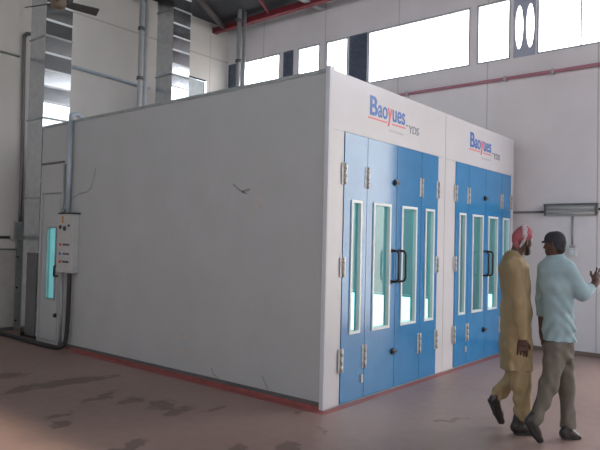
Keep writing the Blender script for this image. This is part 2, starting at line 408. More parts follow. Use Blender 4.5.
def booth(x0, x1, label, dx0, dx1, fold, wins, lx, inner_left, lamps, side_door):
    T = .07
    root = thing('spray_booth', label, 'spray booth', ((x0 + x1) / 2, (Y0 + YR) / 2, 0), 'blue-doored spray booths')
    # side panels
    if side_door:
        s = MB(); s.box(x0, x0 + T, Y0 + .055, 8.40, .07, HB - .03); s.box(x0, x0 + T, 8.40, YR, 2.71, HB - .03); s.box(x0, x0 + T, 9.04, YR, .07, 2.71)
        # scuffs and rust smears on the panel face
        def stroke(pts, r, mi):
            s.mi = mi
            P = [on(0, x0 - .0015, *p) for p in pts]
            for A, B in zip(P, P[1:]):
                d = (B - A); d.normalize(); nrm = Vector((0, -d.z, d.y)) * r
                s.poly([A + nrm, B + nrm * .8, B - nrm * .8, A - nrm])
            s.mi = 0
        stroke([(233, 184), (237, 188), (242, 191.5), (247, 194)], .012, 2); stroke([(242, 192), (246, 190), (250, 189.5)], .014, 2)
        stroke([(251, 211), (256, 207), (262, 207)], .022, 1); stroke([(257, 206), (260, 200), (262, 195)], .03, 1); stroke([(262, 150), (263, 180), (262, 195)], .006, 1)
        stroke([(73, 198), (79, 194), (86, 192)], .012, 2); stroke([(86, 193), (91, 188), (94, 178), (95.5, 168)], .012, 2)
        stroke([(70, 296), (76, 304), (83, 315)], .018, 1); stroke([(262, 376), (265, 383), (268, 390)], .008, 2); stroke([(211, 368), (213, 374), (219, 379)], .008, 2)
        stroke([(172, 341), (182, 335), (196, 338)], .02, 1); stroke([(176, 352), (190, 350), (203, 357)], .015, 1); stroke([(141, 252), (152, 268), (163, 262)], .010, 1)
        stroke([(96, 292), (98, 318)], .007, 1); stroke([(236, 330), (238, 350)], .007, 1)
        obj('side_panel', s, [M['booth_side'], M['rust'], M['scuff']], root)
        tr = MB().box(x0 - .012, x0 + T, Y0 + .002, Y0 + .055, .0, HB + .03, .006)
        obj('corner_post', tr, M['booth_edge'], root)
        obj('top_rail', MB().box(x0 - .012, x0 + T, Y0 + .056, YR, HB - .03, HB + .006), M['galv_dull'], root)
        obj('base_channel', MB().box(x0 - .010, x0 + T, Y0 + .056, 8.39, 0.032, .07), M['skirt'], root)
        obj('plinth_strip', MB().box(x0 - .016, x0 + T, Y0 + .056, 8.39, 0.001, .031), M['stripe'], root)
    else:
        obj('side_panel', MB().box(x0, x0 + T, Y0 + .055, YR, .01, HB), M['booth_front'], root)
    obj('side_panel', MB().box(x1 - T, x1, Y0 + .055, YR, .01, HB), M['booth_front'], root)
    obj('rear_panel', MB().box(x0 + T, x1 - T, YR - T, YR, .01, HB), M['booth_in'], root)
    obj('roof_panel', MB().box(x0 + T, x1 - T, Y0 + .06, YR, HB - T, HB), M['booth_in'], root)
    obj('booth_floor', MB().box(x0 + T, x1 - T, Y0 + .06, YR - T, .002, .03), M['galv_dull'], root)
    # front frame
    zt = 2.715
    hd = obj('header_panel', MB().box(x0, x1 - .003, Y0, Y0 + .055, zt, HB, .003), M['booth_front'], root)
    for a, b in ((x0, dx0), (dx1, x1 - .003)):
        jm = obj('jamb_panel', MB().box(a, b, Y0, Y0 + .055, .012, zt - .001, .003), M['booth_front'], root)
    obj('sill', MB().box(x0, x1 - .003, Y0 - .004, Y0 + .055, .001, .011), M['galv_dull'], root)
    # lettering on the header
    y = Y0 - .0005
    L = MB(); text_fit('B', lx, lx + .15, 2.965, 3.172, y, L, .02)
    obj('logo_initial', L, M['logo_blue'], hd)
    L = MB(); text_fit('ao', lx + .158, lx + .35, 2.965, 3.10, y, L)
    obj('logo_lettering', L, M['logo_blue'], hd)
    L = MB(); text_fit('ues', lx + .458, lx + .73, 2.965, 3.10, y, L)
    obj('logo_lettering', L, M['logo_blue'], hd)
    L = MB(); text_fit('y', lx + .355, lx + .45, 2.90, 3.10, y, L, .015)
    L.box(lx - .03, lx + .345, y - .003, y, 2.928, 2.941); L.box(lx + .45, lx + .745, y - .003, y, 2.928, 2.941)
    obj('logo_accent', L, M['logo_red'], hd)
    L = MB(); text_fit('YDS', lx + .82, lx + 1.06, 2.895, 2.985, y, L); L.box(lx + .755, lx + .80, y - .003, y, 2.965, 2.98)
    obj('model_lettering', L, M['logo_grey'], hd)
    L = MB()
    for i in range(14): L.box(lx + .39 + i * .023, lx + .407 + i * .023, y - .002, y, 2.845, 2.868)
    obj('tagline_strip', L, M['logo_pale'], hd)
    # four folding leaves with tall windows
    xs = [dx0] + fold + [dx1]
    hz_full = [(2.185, 2.40), (1.265, 1.462), (.325, .557)]; hz_fold = [(2.175, 2.40), (.32, .557)]
    ctr = fold[1]
    for i in range(4):
        a, b = xs[i] + .004, xs[i + 1] - .004
        wa, wb = wins[i]
        lf = obj('door_leaf', MB().ringbox(a, b, Y0 - .008, Y0 + .04, .018, zt - .006, wa, wb, .70, 2.03), M['blue'], root)
        fr = MB().ringbox(wa - .012, wb + .012, Y0 - .02, Y0 + .045, .688, 2.042, wa + .016, wb - .016, .716, 2.014)
        fo = obj('window_frame', fr, M['win_white'], lf)
        obj('glass_pane', MB().box(wa + .016, wb - .016, Y0 + .02, Y0 + .026, .716, 2.014), M['teal_glass'], lf)
        hx, hz = {0: (dx0, hz_full), 1: (fold[0], hz_fold), 2: (fold[2], hz_fold), 3: (dx1, hz_full)}[i]
        for z0, z1 in hz: hinge(hx, z0, z1, lf)
        if i == 0:
            obj('catch_plate', MB().box(fold[0] - .06, fold[0] - .025, Y0 - .022, Y0 - .008, .175, .257, .003), M['steel'], lf)
        if i in (1, 2):
            sx = -1 if i == 1 else 1
            hxp = ctr + sx * .075; yo = Y0 - .008
            pts = [(hxp, yo, 1.19), (hxp, yo - .05, 1.19), (hxp, yo - .075, 1.205), (hxp, yo - .085, 1.23), (hxp, yo - .085, 1.49), (hxp, yo - .075, 1.515), (hxp, yo - .05, 1.53), (hxp, yo, 1.53)]
            hm = MB().tube(pts, .013, 10)
            for z in (1.19, 1.53): hm.tube([(hxp, yo - .012, z), (hxp, yo, z)], .026, 12)
            obj('handle', hm, M['black'], lf)
        if i == 1:
            for z in (2.29, .42):
                kn = MB().tube([(ctr - .045, Y0 - .008, z), (ctr - .045, Y0 - .03, z)], .036, 12)
                kn.box(ctr - .07, ctr + .01, Y0 - .045, Y0 - .03, z - .015, z + .015, .004)
                obj('lock_knob', kn, M['black'], lf)
    # light boxes inside
    for (bx, y0_, y1_, z0, z1) in lamps:
        lb = obj('light_box', MB().ringbox(bx - .05, bx, y0_ - .03, y1_ + .03, z0 - .03, z1 + .03, y0_, y1_, z0, z1, axis='x'), M['win_white'], root)
        obj('lamp_tube', MB().box(bx - .03, bx - .01, y0_, y1_, z0, z1), M['lamp_white'], lb)
    lb = obj('light_box', MB().box(x0 + .5, x1 - .5, Y0 + .5, YR - .5, HB - T - .03, HB - T - .001), M['win_white'], root)
    obj('lamp_tube', MB().box(x0 + .55, x1 - .55, Y0 + .55, YR - .55, HB - T - .045, HB - T - .031), M['lamp_white'], lb)
    if side_door:
        d0, d1 = 8.405, 9.035
        df = MB().ringbox(x0 - .006, x0 + T, d0, d1, .012, 2.709, d0 + .055, d1 - .055, .06, 2.25, axis='x')
        fr = obj('side_door_frame', df, M['booth_side'], root)
        obj('lintel_strip', MB().box(x0 - .02, x0 - .006, d0 - .02, d1, 2.69, 2.72), M['skirt'], fr)
        dl = MB().ringbox(x0 + .012, x0 + T - .01, d0 + .058, d1 - .058, .063, 2.247, 8.585, 8.835, .675, 1.73, axis='x')
        obj('door_gap_shade', MB().ringbox(x0 + .02, x0 + .05, d0 + .052, d1 - .052, .055, 2.256, d0 + .0595, d1 - .0595, .0645, 2.2455, axis='x'), M['jamb_gap'], fr)  # dark ring drawn in as the shaded gap round the leaf
        obj('door_edge', MB().ringbox(x0 - .009, x0 - .006, d0 + .04, d1 - .04, .045, 2.265, d0 + .055, d1 - .055, .06, 2.25, axis='x'), M['galv_dull'], fr)
        lf = obj('side_door', dl, M['booth_side'], root)
        obj('window_frame', MB().ringbox(x0 + .002, x0 + .012, 8.565, 8.855, .655, 1.75, 8.59, 8.83, .68, 1.725, axis='x'), M['galv_dull'], lf)
        obj('glass_pane', MB().box(x0 + .03, x0 + .036, 8.585, 8.835, .675, 1.73), M['teal_glass'], lf)
        obj('handle', MB().tube([(x0 + .012, 8.50, 1.17), (x0 - .05, 8.50, 1.17), (x0 - .05, 8.50, 1.02), (x0 + .012, 8.50, 1.02)], .014, 8), M['black'], lf)
        obj('lock_knob', MB().tube([(x0 + .012, 8.5, .44), (x0 - .03, 8.5, .44)], .03, 10), M['black'], lf)
    return root
booth(X0, XS, 'nearer white spray booth with long grey side wall and control box', 4.935, 6.955, [5.35, 5.955, 6.525],
      [(5.075, 5.245), (5.485, 5.815), (6.075, 6.405), (6.635, 6.845)], 5.385, True,
      [(XS - .07, 3.66, 7.6, .32, .92)], True)
booth(XS + .004, XE, 'farther white spray booth between the first booth and the plain wall', 7.455, 9.405, [7.855, 8.44, 9.025],
      [(7.575, 7.755), (7.99, 8.33), (8.535, 8.865), (9.09, 9.325)], 7.89, False,
      [(XE - .07, 3.80, 4.02, .30, .85)], False)
# painted line on the floor round the booths
ln = MB(); ln.box(X0 - .12, X0 - .018, Y0 - .09, 7.85, 0.0005, .003); ln.box(X0 - .018, XE, Y0 - .09, Y0 - .01, .0005, .003)
o = obj('painted_line', ln, M['stripe']); tag(o, 'red painted line on the floor along the foot of the booths', 'floor line')
# ------------------------------------------------------------------ control box on the side wall
cb = thing('control_box', 'grey electric control box on the long booth wall by the side door', 'control box', (X0, 8.13, 1.09))
xf = X0 - .108
obj('case', MB().box(xf, X0 - .002, 7.93, 8.335, 1.09, 1.925, .006), M['control'], cb)
obj('lid', MB().box(xf - .02, X0 - .002, 7.90, 8.30, 1.927, 1.945), M['black'], cb)
for (y, z, r) in ((8.25, 1.74, .03), (8.13, 1.72, .034), (8.02, 1.76, .018)):
    obj('dial', MB().tube([(xf - .014, y, z), (xf, y, z)], r, 14), M['label_dark'], cb)
obj('tag_strip', MB().box(xf - .004, xf - .0005, 8.17, 8.22, 1.80, 1.90), M['orange'], cb)
for z, mm in ((1.49, 'red_lamp'), (1.36, 'blue_lamp'), (1.245, 'red_lamp')):
    obj('button', MB().tube([(xf - .012, 8.235, z), (xf, 8.235, z)], .022, 12), M[mm], cb)
    obj('button_label', MB().box(xf - .003, xf - .0005, 8.0, 8.17, z - .014, z + .014), M['label_dark'], cb)
tag(obj('conduit_pipe', MB().tube([(X0 - .05, 8.17, 1.946), (X0 - .05, 8.17, 3.28)], .033, 10).tube([(X0 - .05, 8.17, 3.28), (X0 - .05, 8.17, 3.36), (X0 + .06, 8.2, 3.40), (X0 + .2, 8.25, 3.34)], .033, 10), M['conduit']), 'blue-grey conduit rising from the control box to the booth roof', 'conduit')
o = obj('conduit_pipe', MB().tube([(X0 - .05, 8.31, 1.947), (X0 - .05, 8.31, 2.0), (X0 - .03, 8.33, 2.1), (X0 - .025, 8.33, 2.66)], .014, 8).tube([(X0 - .05, 8.31, 1.946), (X0 - .05, 8.31, 2.01)], .035, 10), M['galv_dull'])
tag(o, 'thin grey conduit with black gland above the control box beside the door', 'conduit')
pts = [(X0 - .07, 8.03, 1.088), (X0 - .07, 8.03, .9), (X0 - .07, 8.04, .5), (X0 - .075, 8.05, .2), (X0 - .10, 8.07, .075), (X0 - .15, 8.13, .031),
       (X0 - .18, 8.30, .031), (X0 - .18, 8.70, .031), (X0 - .16, 9.2, .031), (X0 - .14, 9.7, .031), (X0 - .16, 10.1, .031), (X0 - .3, 10.25, .031), (X0 - .8, 10.3, .031)]
def smooth(pts, n=5):
    P = [Vector(p) for p in pts]; P = [P[0]] + P + [P[-1]]; out = []
    for i in range(1, len(P) - 2):
        for k_ in range(n):
            t = k_ / n; a, b, c, d = P[i - 1:i + 3]
            out.append(.5 * ((2 * b) + (-a + c) * t + (2 * a - 5 * b + 4 * c - d) * t * t + (-a + 3 * b - 3 * c + d) * t ** 3))
    return out + [P[-1]]
tag(obj('power_cable', MB().tube(smooth(pts), .03, 10), M['cable']), 'thick black cable dropping from the control box and running along the floor', 'cable')
tag(obj('conduit_pipe', MB().tube([(X0 - .06, 8.24, 1.088), (X0 - .06, 8.24, .02)], .02, 8), M['galv_dull']), 'slim grey pipe below the control box down to the floor', 'conduit')
# ------------------------------------------------------------------ ducts behind the booths
def duct(name, label, x0, x1, y0, y1, z0, z1, zs, big, base_dark=None):
    root = thing(name, label, 'duct', ((x0 + x1) / 2, (y0 + y1) / 2, z0), 'galvanised exhaust ducts')
    cuts = [z0] + [z for z in zs if z0 < z < z1] + [z1]
    b = MB()
    for i, (a, c) in enumerate(zip(cuts, cuts[1:])):
        # each folded sheet section leans a touch, as cross-broken sheet does
        d0, d1 = (.0, .008) if i % 2 else (.006, .0)
        V = [b.bm.verts.new(p) for p in ((x0, y0 + d0, a), (x1, y0 + d0, a), (x1, y1, a), (x0, y1, a),
                                         (x0, y0 + d1, c), (x1, y0 + d1, c), (x1, y1, c), (x0, y1, c))]
        for q in ((0, 1, 5, 4), (1, 2, 6, 5), (2, 3, 7, 6), (3, 0, 4, 7)): b.bm.faces.new([V[j] for j in q])
    obj('duct_body', b, M['galv'], root)
    for z in zs[:]:
        if z0 < z < z1:
            if z in big: obj('flange', MB().box(x0 - .014, x1 + .014, y0 - .014, y1 + .014, z - .014, z + .014, .003), M['galv_dull'], root)
            else: obj('rib', MB().box(x0 + .002, x1 - .002, y0 - .008, y0 + .01, z - .016, z + .014, .004), M['duct_rib'], root)
    return root
z1s = [.1, 1.36, 1.62, 2.2, 2.46, 3.44, 3.69, 3.94, 4.19, 4.46, 4.73, 4.98, 5.24, 5.5, 5.76, 6.0, 6.25]
d1 = duct('exhaust_duct', 'tall shiny square duct at the left end beside the side door', X0 + .0, 5.13, 9.075, 9.56, 0.0, HH + .19, z1s, (3.44, 4.73, 1.62, 2.2))
obj('inlet_panel', MB().box(X0 - .012, X0 - .001, 9.10, 9.40, .06, 1.34), M['skirt'], d1)
z2s = [3.5, 4.0, 4.5, 4.73, 4.93, 5.2, 5.46, 5.71, 5.99, 6.25]
d2 = duct('exhaust_duct', 'shorter-looking shiny square duct rising behind the middle of the booth roofs', 7.25, 7.665, 9.205, 9.70, 0.0, HH + .19, z2s, (4.73, 5.99))
au = thing('air_unit', 'squat galvanised air unit behind the roof, right of the second duct', 'air unit', (7.95, 9.55, 0))
obj('casing', MB().box(7.70, 8.17, 9.30, 9.78, 0.0, 4.80, .004), M['galv_dull'], au)
obj('top_rim', MB().ringbox(7.685, 8.185, 9.285, 9.795, 4.77, 4.815, 7.72, 8.15, 4.78, 4.80).box(7.685, 8.185, 9.285, 9.795, 4.80, 4.815), M['galv'], au)
obj('corner_strip', MB().box(8.13, 8.185, 9.285, 9.30, 0.0, 4.77), M['galv'], au)
def riser(label, x, y, r, clamps, mat):
    root = thing('riser_pipe', label, 'pipe', (x, y, 0), 'riser pipes behind the booths')
    obj('pipe', MB().tube([(x, y, 0), (x, y, HH + .19)], r, 14), M[mat], root)
    for z in clamps: obj('clamp', MB().tube([(x, y, z - .03), (x, y, z + .03)], r + .018, 14), M['skirt'], root)
riser('thicker clamped riser pipe left of the second duct, left one of its pair', 6.60, 9.30, .042, (5.42, 4.51), 'pipe_grey')
riser('thinner plain riser pipe just left of the second duct, right one of its pair', 6.715, 9.30, .036, (), 'pipe_grey')
riser('dark-clamped riser pipe left of the far pair before the dark louvre', 9.075, 9.30, .05, (6.3, 5.43), 'pipe_grey')
riser('slim pale riser pipe, right one of the pair before the high window', 9.235, 9.30, .035, (), 'pipe_grey')
# ------------------------------------------------------------------ back wall services
jb = thing('junction_box', 'brown-grey junction box on the back wall at far left', 'junction box', (5.0, YB, 1.53))
obj('case', MB().box(4.875, 5.125, YB - .12, YB - .001, 1.53, 1.84, .008), M['cabinet'], jb)
obj('cover', MB().box(4.895, 5.105, YB - .132, YB - .121, 1.55, 1.82, .004), M['galv_dull'], jb)
tag(obj('conduit_pipe', MB().tube(smooth([(5.03, YB - .0295, 1.842), (5.03, YB - .0295, 3.2), (4.995, YB - .0295, 4.9), (5.0, YB - .0295, 5.05), (5.06, YB - .0295, 5.12), (5.2, YB - .0295, 5.12)]), .03, 10), M['skirt']), 'dark conduit climbing the back wall from the junction box to the duct', 'conduit')
tag(obj('conduit_pipe', MB().tube([(1.0, YB - .0200, 1.57), (4.873, YB - .0200, 1.57)], .022, 8), M['skirt']), 'dark level conduit entering the junction box from the left', 'conduit')
tag(obj('conduit_pipe', MB().tube([(0.5, YB - .0182, 4.72), (4.93, YB - .0182, 4.69)], .02, 8), M['galv_dull']), 'grey level pipe high on the back wall left of the tall duct', 'conduit')
tag(obj('conduit_pipe', MB().tube([(5.2, YB - .033, 4.76), (7.62, YB - .033, 4.70)], .032, 8), M['conduit']), 'grey level pipe on the back wall between the two shiny ducts', 'conduit')
tk = thing('cable_trunking', 'grey vertical cable trunking with bolt heads under the junction box', 'trunking', (5.05, YB, 0))
obj('channel', MB().box(4.965, 5.125, YB - .10, YB - .036, 0.0, 1.528, .004), M['galv_dull'], tk)
for z in (.16, .72, 1.24):
    for x in (4.98, 5.11): obj('bolt', MB().tube([(x, YB - .115, z), (x, YB - .1, z)], .016, 8), M['black'], tk)
sc_ = thing('service_cabinet', 'low beige metal cabinet against the back wall behind the trunking', 'cabinet', (4.95, YB, 0))
obj('body', MB().box(4.60, 4.955, YB - .10, YB - .002, 0.06, 1.355, .004), M['cabinet'], sc_)
obj('top_edge', MB().box(4.59, 4.962, YB - .11, YB - .002, 1.357, 1.38), M['skirt'], sc_)
obj('plinth', MB().box(4.60, 4.955, YB - .09, YB - .002, 0.0, .058), M['skirt'], sc_)
# ------------------------------------------------------------------ ceiling fan near the tall duct
fc = Vector((4.03, 7.5, 4.655))
cf = thing('ceiling_fan', 'dark ceiling fan hanging in front of the tall duct', 'fan', fc)
obj('down_rod', MB().tube([fc + Vector((0, 0, .12)), (fc.x, fc.y, HH + .195)], .018, 8), M['skirt'], cf)
obj('motor', MB().tube([fc + Vector((0, 0, z)) for z in (-.09, -.07, 0, .08, .12, .14)], [.03, .085, .10, .09, .05, .03], 18), basic('fan_motor_brown', (.16, .12, .08), .5), cf)
for kk in range(3):
    q = math.radians(-12 + 120 * kk); d = Vector((math.cos(q), math.sin(q), 0)); nn = Vector((-d.y, d.x, 0))
    b = MB(); V = []
    for r_, w_ in ((.09, .02), (.17, .045), (.50, .065), (.52, .055)):
        for s_ in (-1, 1):
            for t in (-.004, .004): V.append(b.bm.verts.new(fc + d * r_ + nn * s_ * w_ + Vector((0, 0, -.028 * s_ + t))))
    for i in range(3):
        A = V[i * 4:i * 4 + 4]; B = V[i * 4 + 4:i * 4 + 8]
        for (u, v) in ((0, 1), (1, 3), (3, 2), (2, 0)): b.bm.faces.new((A[u], A[v], B[v], B[u]))
    b.bm.faces.new((V[0], V[1], V[3], V[2])); b.bm.faces.new((V[12], V[13], V[15], V[14]))
    obj('blade', b, M['rafter_dark'], cf)
# ------------------------------------------------------------------ right wall services
rp = thing('wall_pipe', 'long red pipe running level under the high windows', 'pipe', (XW - .05, 3.0, 4.36))
obj('pipe', MB().tube([(XW - .06, YF + .1, 4.365), (XW - .06, YB - .02, 4.365)], .028, 12), M['pipe_red'], rp)
for y in (3.78, 3.02, 5.6, 2.3, 7.4, 1.2): obj('bracket', MB().box(XW - .1, XW - .001, y - .015, y + .015, 4.325, 4.405), M['win_frame'], rp)
bt = thing('wall_light', 'unlit grey fluorescent fitting on the right wall above the men', 'light fitting', (XW, 2.74, 2.1))
obj('tray', MB().box(XW - .05, XW - .001, 2.36, 3.14, 2.10, 2.285, .004), M['control'], bt)
obj('top_edge', MB().box(XW - .075, XW - .001, 2.36, 3.14, 2.262, 2.29), M['skirt'], bt)
for z in (2.14, 2.215): obj('tube', MB().tube([(XW - .075, 2.40, z), (XW - .075, 3.10, z)], .018, 10), M['control'], bt)
for y in (2.37, 3.115): obj('end_cap', MB().box(XW - .095, XW - .05, y - .012, y + .012, 2.11, 2.26), M['skirt'], bt)
tag(obj('conduit_pipe', MB().tube([(XW - .0178, 3.142, 2.165), (XW - .0178, 5.2, 2.165)], .018, 8), M['skirt']), 'dark level conduit from the wall light towards the far booth', 'conduit')
tag(obj('conduit_pipe', MB().tube([(XW - .0158, 1.3, 2.20), (XW - .0158, 2.358, 2.20)], .016, 8), M['skirt']), 'dark level conduit leaving the wall light at the frame edge', 'conduit')
tag(obj('conduit_pipe', MB().tube([(XW - .0138, 2.72, 1.66), (XW - .0138, 2.72, 2.098)], .014, 8), M['galv_dull']), 'thin grey conduit dropping from the wall light to the switch', 'conduit')
sb = thing('switch_box', 'small white switch box on the right wall beside the capped man', 'switch', (XW, 2.715, 1.49))
obj('case', MB().box(XW - .06, XW - .001, 2.655, 2.775, 1.49, 1.61, .008), M['win_white'], sb)
obj('gland', MB().box(XW - .05, XW - .001, 2.675, 2.755, 1.612, 1.655, .004), M['cabinet'], sb)
obj('rocker', MB().box(XW - .068, XW - .061, 2.69, 2.74, 1.525, 1.58, .002), M['booth_in'], sb)

# ------------------------------------------------------------------ people: smooth implicit surfaces
def smin(a, b, kk):
    h = np.clip(.5 + .5 * (b - a) / kk, 0, 1)
    return b * (1 - h) + a * h - kk * h * (1 - h)
class SDF:
    def __init__(s, lo, hi, res):
        s.res = res; s.lo = np.array(lo, float)
        s.n = np.ceil((np.array(hi) - s.lo) / res).astype(int) + 1
        s.f = np.full(tuple(s.n), 1.0, np.float32)
    def _win(s, lo, hi):
        a = np.clip(np.floor((np.array(lo) - s.lo) / s.res).astype(int), 0, s.n - 1); b = np.clip(np.ceil((np.array(hi) - s.lo) / s.res).astype(int) + 1, 1, s.n)
        sl = tuple(slice(i, j) for i, j in zip(a, b))
        g = np.meshgrid(*[s.lo[i] + s.res * np.arange(a[i], b[i]) for i in range(3)], indexing='ij')
        return sl, g
    def cone(s, p, r1, q, r2, kk=.02, axis=None, sq=1.0, cut=None):
        """rounded cone p->q; squashed by factor sq along the horizontal axis given (cross-section becomes an ellipse)"""
        p, q = np.array(p, float), np.array(q, float); R_ = max(r1, r2) * max(1, sq) + .06
        sl, g = s._win(np.minimum(p, q) - R_, np.maximum(p, q) + R_)
        if any(x.stop <= x.start for x in sl): return s
        X = [g[i] - p[i] for i in range(3)]; d = q - p
        if axis is not None and sq != 1.0:
            ax = np.array(axis, float); ax /= np.linalg.norm(ax)
            da = sum(X[i] * ax[i] for i in range(3)); c = (1 / sq - 1)
            X = [X[i] + ax[i] * da * c for i in range(3)]
            d = d + ax * (d @ ax) * c
        L = d @ d
        t = np.clip((X[0] * d[0] + X[1] * d[1] + X[2] * d[2]) / L, 0, 1) if L > 1e-12 else np.zeros_like(X[0])
        dist = np.sqrt(sum((X[i] - t * d[i]) ** 2 for i in range(3))) - (r1 + (r2 - r1) * t)
        if cut is not None: dist = np.maximum(dist, cut(g))
        s.f[sl] = smin(s.f[sl], dist.astype(np.float32), kk)
        return s
    def chain(s, pts, kk=.02, axis=None, sq=1.0, cut=None):
        for (p, r), (q, r2) in zip(pts, pts[1:]): s.cone(p, r, q, r2, kk, axis, sq, cut)
        return s
    def clip(s, fn):
        g = np.meshgrid(*[s.lo[i] + s.res * np.arange(s.n[i]) for i in range(3)], indexing='ij')
        s.f = np.maximum(s.f, fn(g).astype(np.float32)); return s
    def wrinkle(s, amp, fn):
        g = np.meshgrid(*[s.lo[i] + s.res * np.arange(s.n[i]) for i in range(3)], indexing='ij')
        s.f = s.f + (amp * fn(*g)).astype(np.float32); return s
    def mesh(s):
        f = s.f.copy()
        for ax in range(3):
            for e in (0, -1):
                ix = [slice(None)] * 3; ix[ax] = e; f[tuple(ix)] = np.maximum(f[tuple(ix)], .01)
        neg = f < 0; n = s.n; c = tuple(n - 1)
        acc = np.zeros(c + (3,), np.float32); cnt = np.zeros(c, np.float32)
        for ax in range(3):
            A = [slice(None)] * 3; B = [slice(None)] * 3; A[ax] = slice(0, -1); B[ax] = slice(1, None)
            fa, fb = f[tuple(A)], f[tuple(B)]; cr = (neg[tuple(A)] != neg[tuple(B)])
            t = np.where(cr, fa / np.where(cr, fa - fb, 1), 0)
            o1, o2 = [i for i in range(3) if i != ax]
            for u in (0, 1):
                for v in (0, 1):
                    sl = [slice(None)] * 3
                    sl[o1] = slice(0, -1) if u == 0 else slice(1, None); sl[o2] = slice(0, -1) if v == 0 else slice(1, None)
                    m_ = cr[tuple(sl)]; tt = t[tuple(sl)]
                    acc[..., ax] += np.where(m_, tt, 0); acc[..., o1] += np.where(m_, u, 0); acc[..., o2] += np.where(m_, v, 0)
                    cnt += m_
        idx = np.full(c, -1, np.int64); act = cnt > 0; idx[act] = np.arange(act.sum())
        ii = np.argwhere(act); V = s.lo + s.res * (ii + acc[act] / cnt[act][:, None])
        Q = []
        for ax in range(3):
            A = [slice(None)] * 3; B = [slice(None)] * 3; A[ax] = slice(0, -1); B[ax] = slice(1, None)
            cr = (neg[tuple(A)] != neg[tuple(B)]); e = np.argwhere(cr); sg = neg[tuple(A)][cr]
            o1, o2 = [(1, 2), (2, 0), (0, 1)][ax]
            ok = (e[:, o1] > 0) & (e[:, o2] > 0) & (e[:, o1] < c[o1]) & (e[:, o2] < c[o2]); e = e[ok]; sg = sg[ok]
            def gi(a, b):
                w_ = e.copy(); w_[:, o1] -= a; w_[:, o2] -= b; return idx[tuple(w_.T)]
            q = np.stack([gi(1, 1), gi(0, 1), gi(0, 0), gi(1, 0)], 1); q[~sg] = q[~sg][:, ::-1]
            Q.append(q)
        return V, np.concatenate(Q)
def sdf_obj(name, sd, mat, parent=None, base=None, sm=2):
    V, Q = sd.mesh()
    b = np.array(BASE[parent.name] if parent is not None else base)
    me = bpy.data.meshes.new(name); me.from_pydata((V - b).tolist(), [], Q.tolist()); me.validate()
    bm = bmesh.new(); bm.from_mesh(me)
    bmesh.ops.recalc_face_normals(bm, faces=bm.faces[:])
    for _ in range(sm): bmesh.ops.smooth_vert(bm, verts=bm.verts[:], factor=.5, use_axis_x=True, use_axis_y=True, use_axis_z=True)
    for f in bm.faces: f.smooth = True
    bm.to_mesh(me); bm.free(); me.materials.append(mat)
    o = bpy.data.objects.new(name, me)
    if parent is None: o.location = b
    link(o, parent); BASE[o.name] = Vector(b)
    return o
H_R = Vector((RT.x, RT.y, 0)).normalized(); H_F = Vector((FW.x, FW.y, 0)).normalized()   # horizontal right / away
def body_point(depth0):
    def P(px, py, d=0.0):
        r = ray(px, py) / FPX
        return np.array(EYE + r * (depth0 + d))
    return P
def v3(x): return np.array(x, float)
def hand(sd, wrist, direction, side, bend, size=1.0, curl=.5, kk=.004):
    """palm, four fingers of unequal length curled towards bend, thumb from the side of the palm"""
    d = v3(direction); d /= np.linalg.norm(d); s_ = v3(side); s_ -= d * (s_ @ d); s_ /= np.linalg.norm(s_)
    n_ = np.cross(d, s_); n_ *= np.sign(n_ @ v3(bend)) or 1
    w0 = v3(wrist); S = size
    sd.cone(w0 - d * .02, .026 * S, w0 + d * .03 * S, .026 * S, .015)
    for off in (-.033, -.011, .011, .033):
        sd.cone(w0 + d * .02 * S + s_ * off * .7 * S, .017 * S, w0 + d * .085 * S + s_ * off * S, .013 * S, .012)
    for off, L in ((.036, .066), (.012, .076), (-.012, .070), (-.036, .054)):
        p = w0 + d * .085 * S + s_ * off * S; a = 0
        segs = (.42, .32, .26); r = .009
        for i, fr in enumerate(segs):
            a += curl * (.5 if i == 0 else .7)
            dd = d * math.cos(a) + n_ * math.sin(a) + s_ * off * 1.2
            dd /= np.linalg.norm(dd); q = p + dd * L * fr * S
            sd.cone(p, r * S, q, (r - .0008) * S, kk); p = q; r -= .0008
    p = w0 + d * .025 * S + s_ * .026 * S
    q = p + (d * .55 + s_ * .75 + n_ * .25) / 1.0 * .042 * S; sd.cone(p, .014 * S, q, .0115 * S, .01)
    q2 = q + (d * .9 + s_ * .25 + n_ * .35) * .034 * S; sd.cone(q, .0115 * S, q2, .009 * S, .006)
def head(sd, c, face, sc=1.0, hz=1.15):
    """skull, jaw, nose, lips, brow, ears; c = centre of the skull, face = horizontal facing direction"""
    fdir = v3(face); fdir /= np.linalg.norm(fdir); sdir = np.array([-fdir[1], fdir[0], 0.]); z = np.array([0, 0, 1.]); c = v3(c)
    P = lambda a, b, h: c + (fdir * a + sdir * b + z * h * hz) * sc
    sd.cone(P(-.022, 0, .018), .080 * sc, P(.020, 0, .012), .076 * sc, .02, axis=sdir, sq=.86)
    sd.cone(P(.025, 0, -.02), .066 * sc, P(.048, 0, -.082), .040 * sc, .03, axis=sdir, sq=.95)
    sd.cone(P(-.02, 0, -.04), .06 * sc, P(.03, 0, -.075), .045 * sc, .03)
    sd.cone(P(.086, 0, -.005), .010 * sc, P(.108, 0, -.040), .013 * sc, .012)
    for b in (-.010, .010): sd.cone(P(.096, b, -.043), .009 * sc, P(.098, b, -.044), .009 * sc, .006)
    sd.cone(P(.082, -.03, .018), .011 * sc, P(.082, .03, .018), .011 * sc, .015)
    sd.cone(P(.086, -.018, -.066), .009 * sc, P(.086, .018, -.066), .009 * sc, .006); sd.cone(P(.083, -.015, -.078), .010 * sc, P(.083, .015, -.078), .010 * sc, .006)
    for b in (-1, 1):
        sd.cone(P(-.012, b * .074, .008), .013 * sc, P(-.004, b * .073, -.038), .010 * sc, .008)
        sd.cone(P(.055, b * .042, -.03), .022 * sc, P(.05, b * .045, -.035), .022 * sc, .02)
    return P
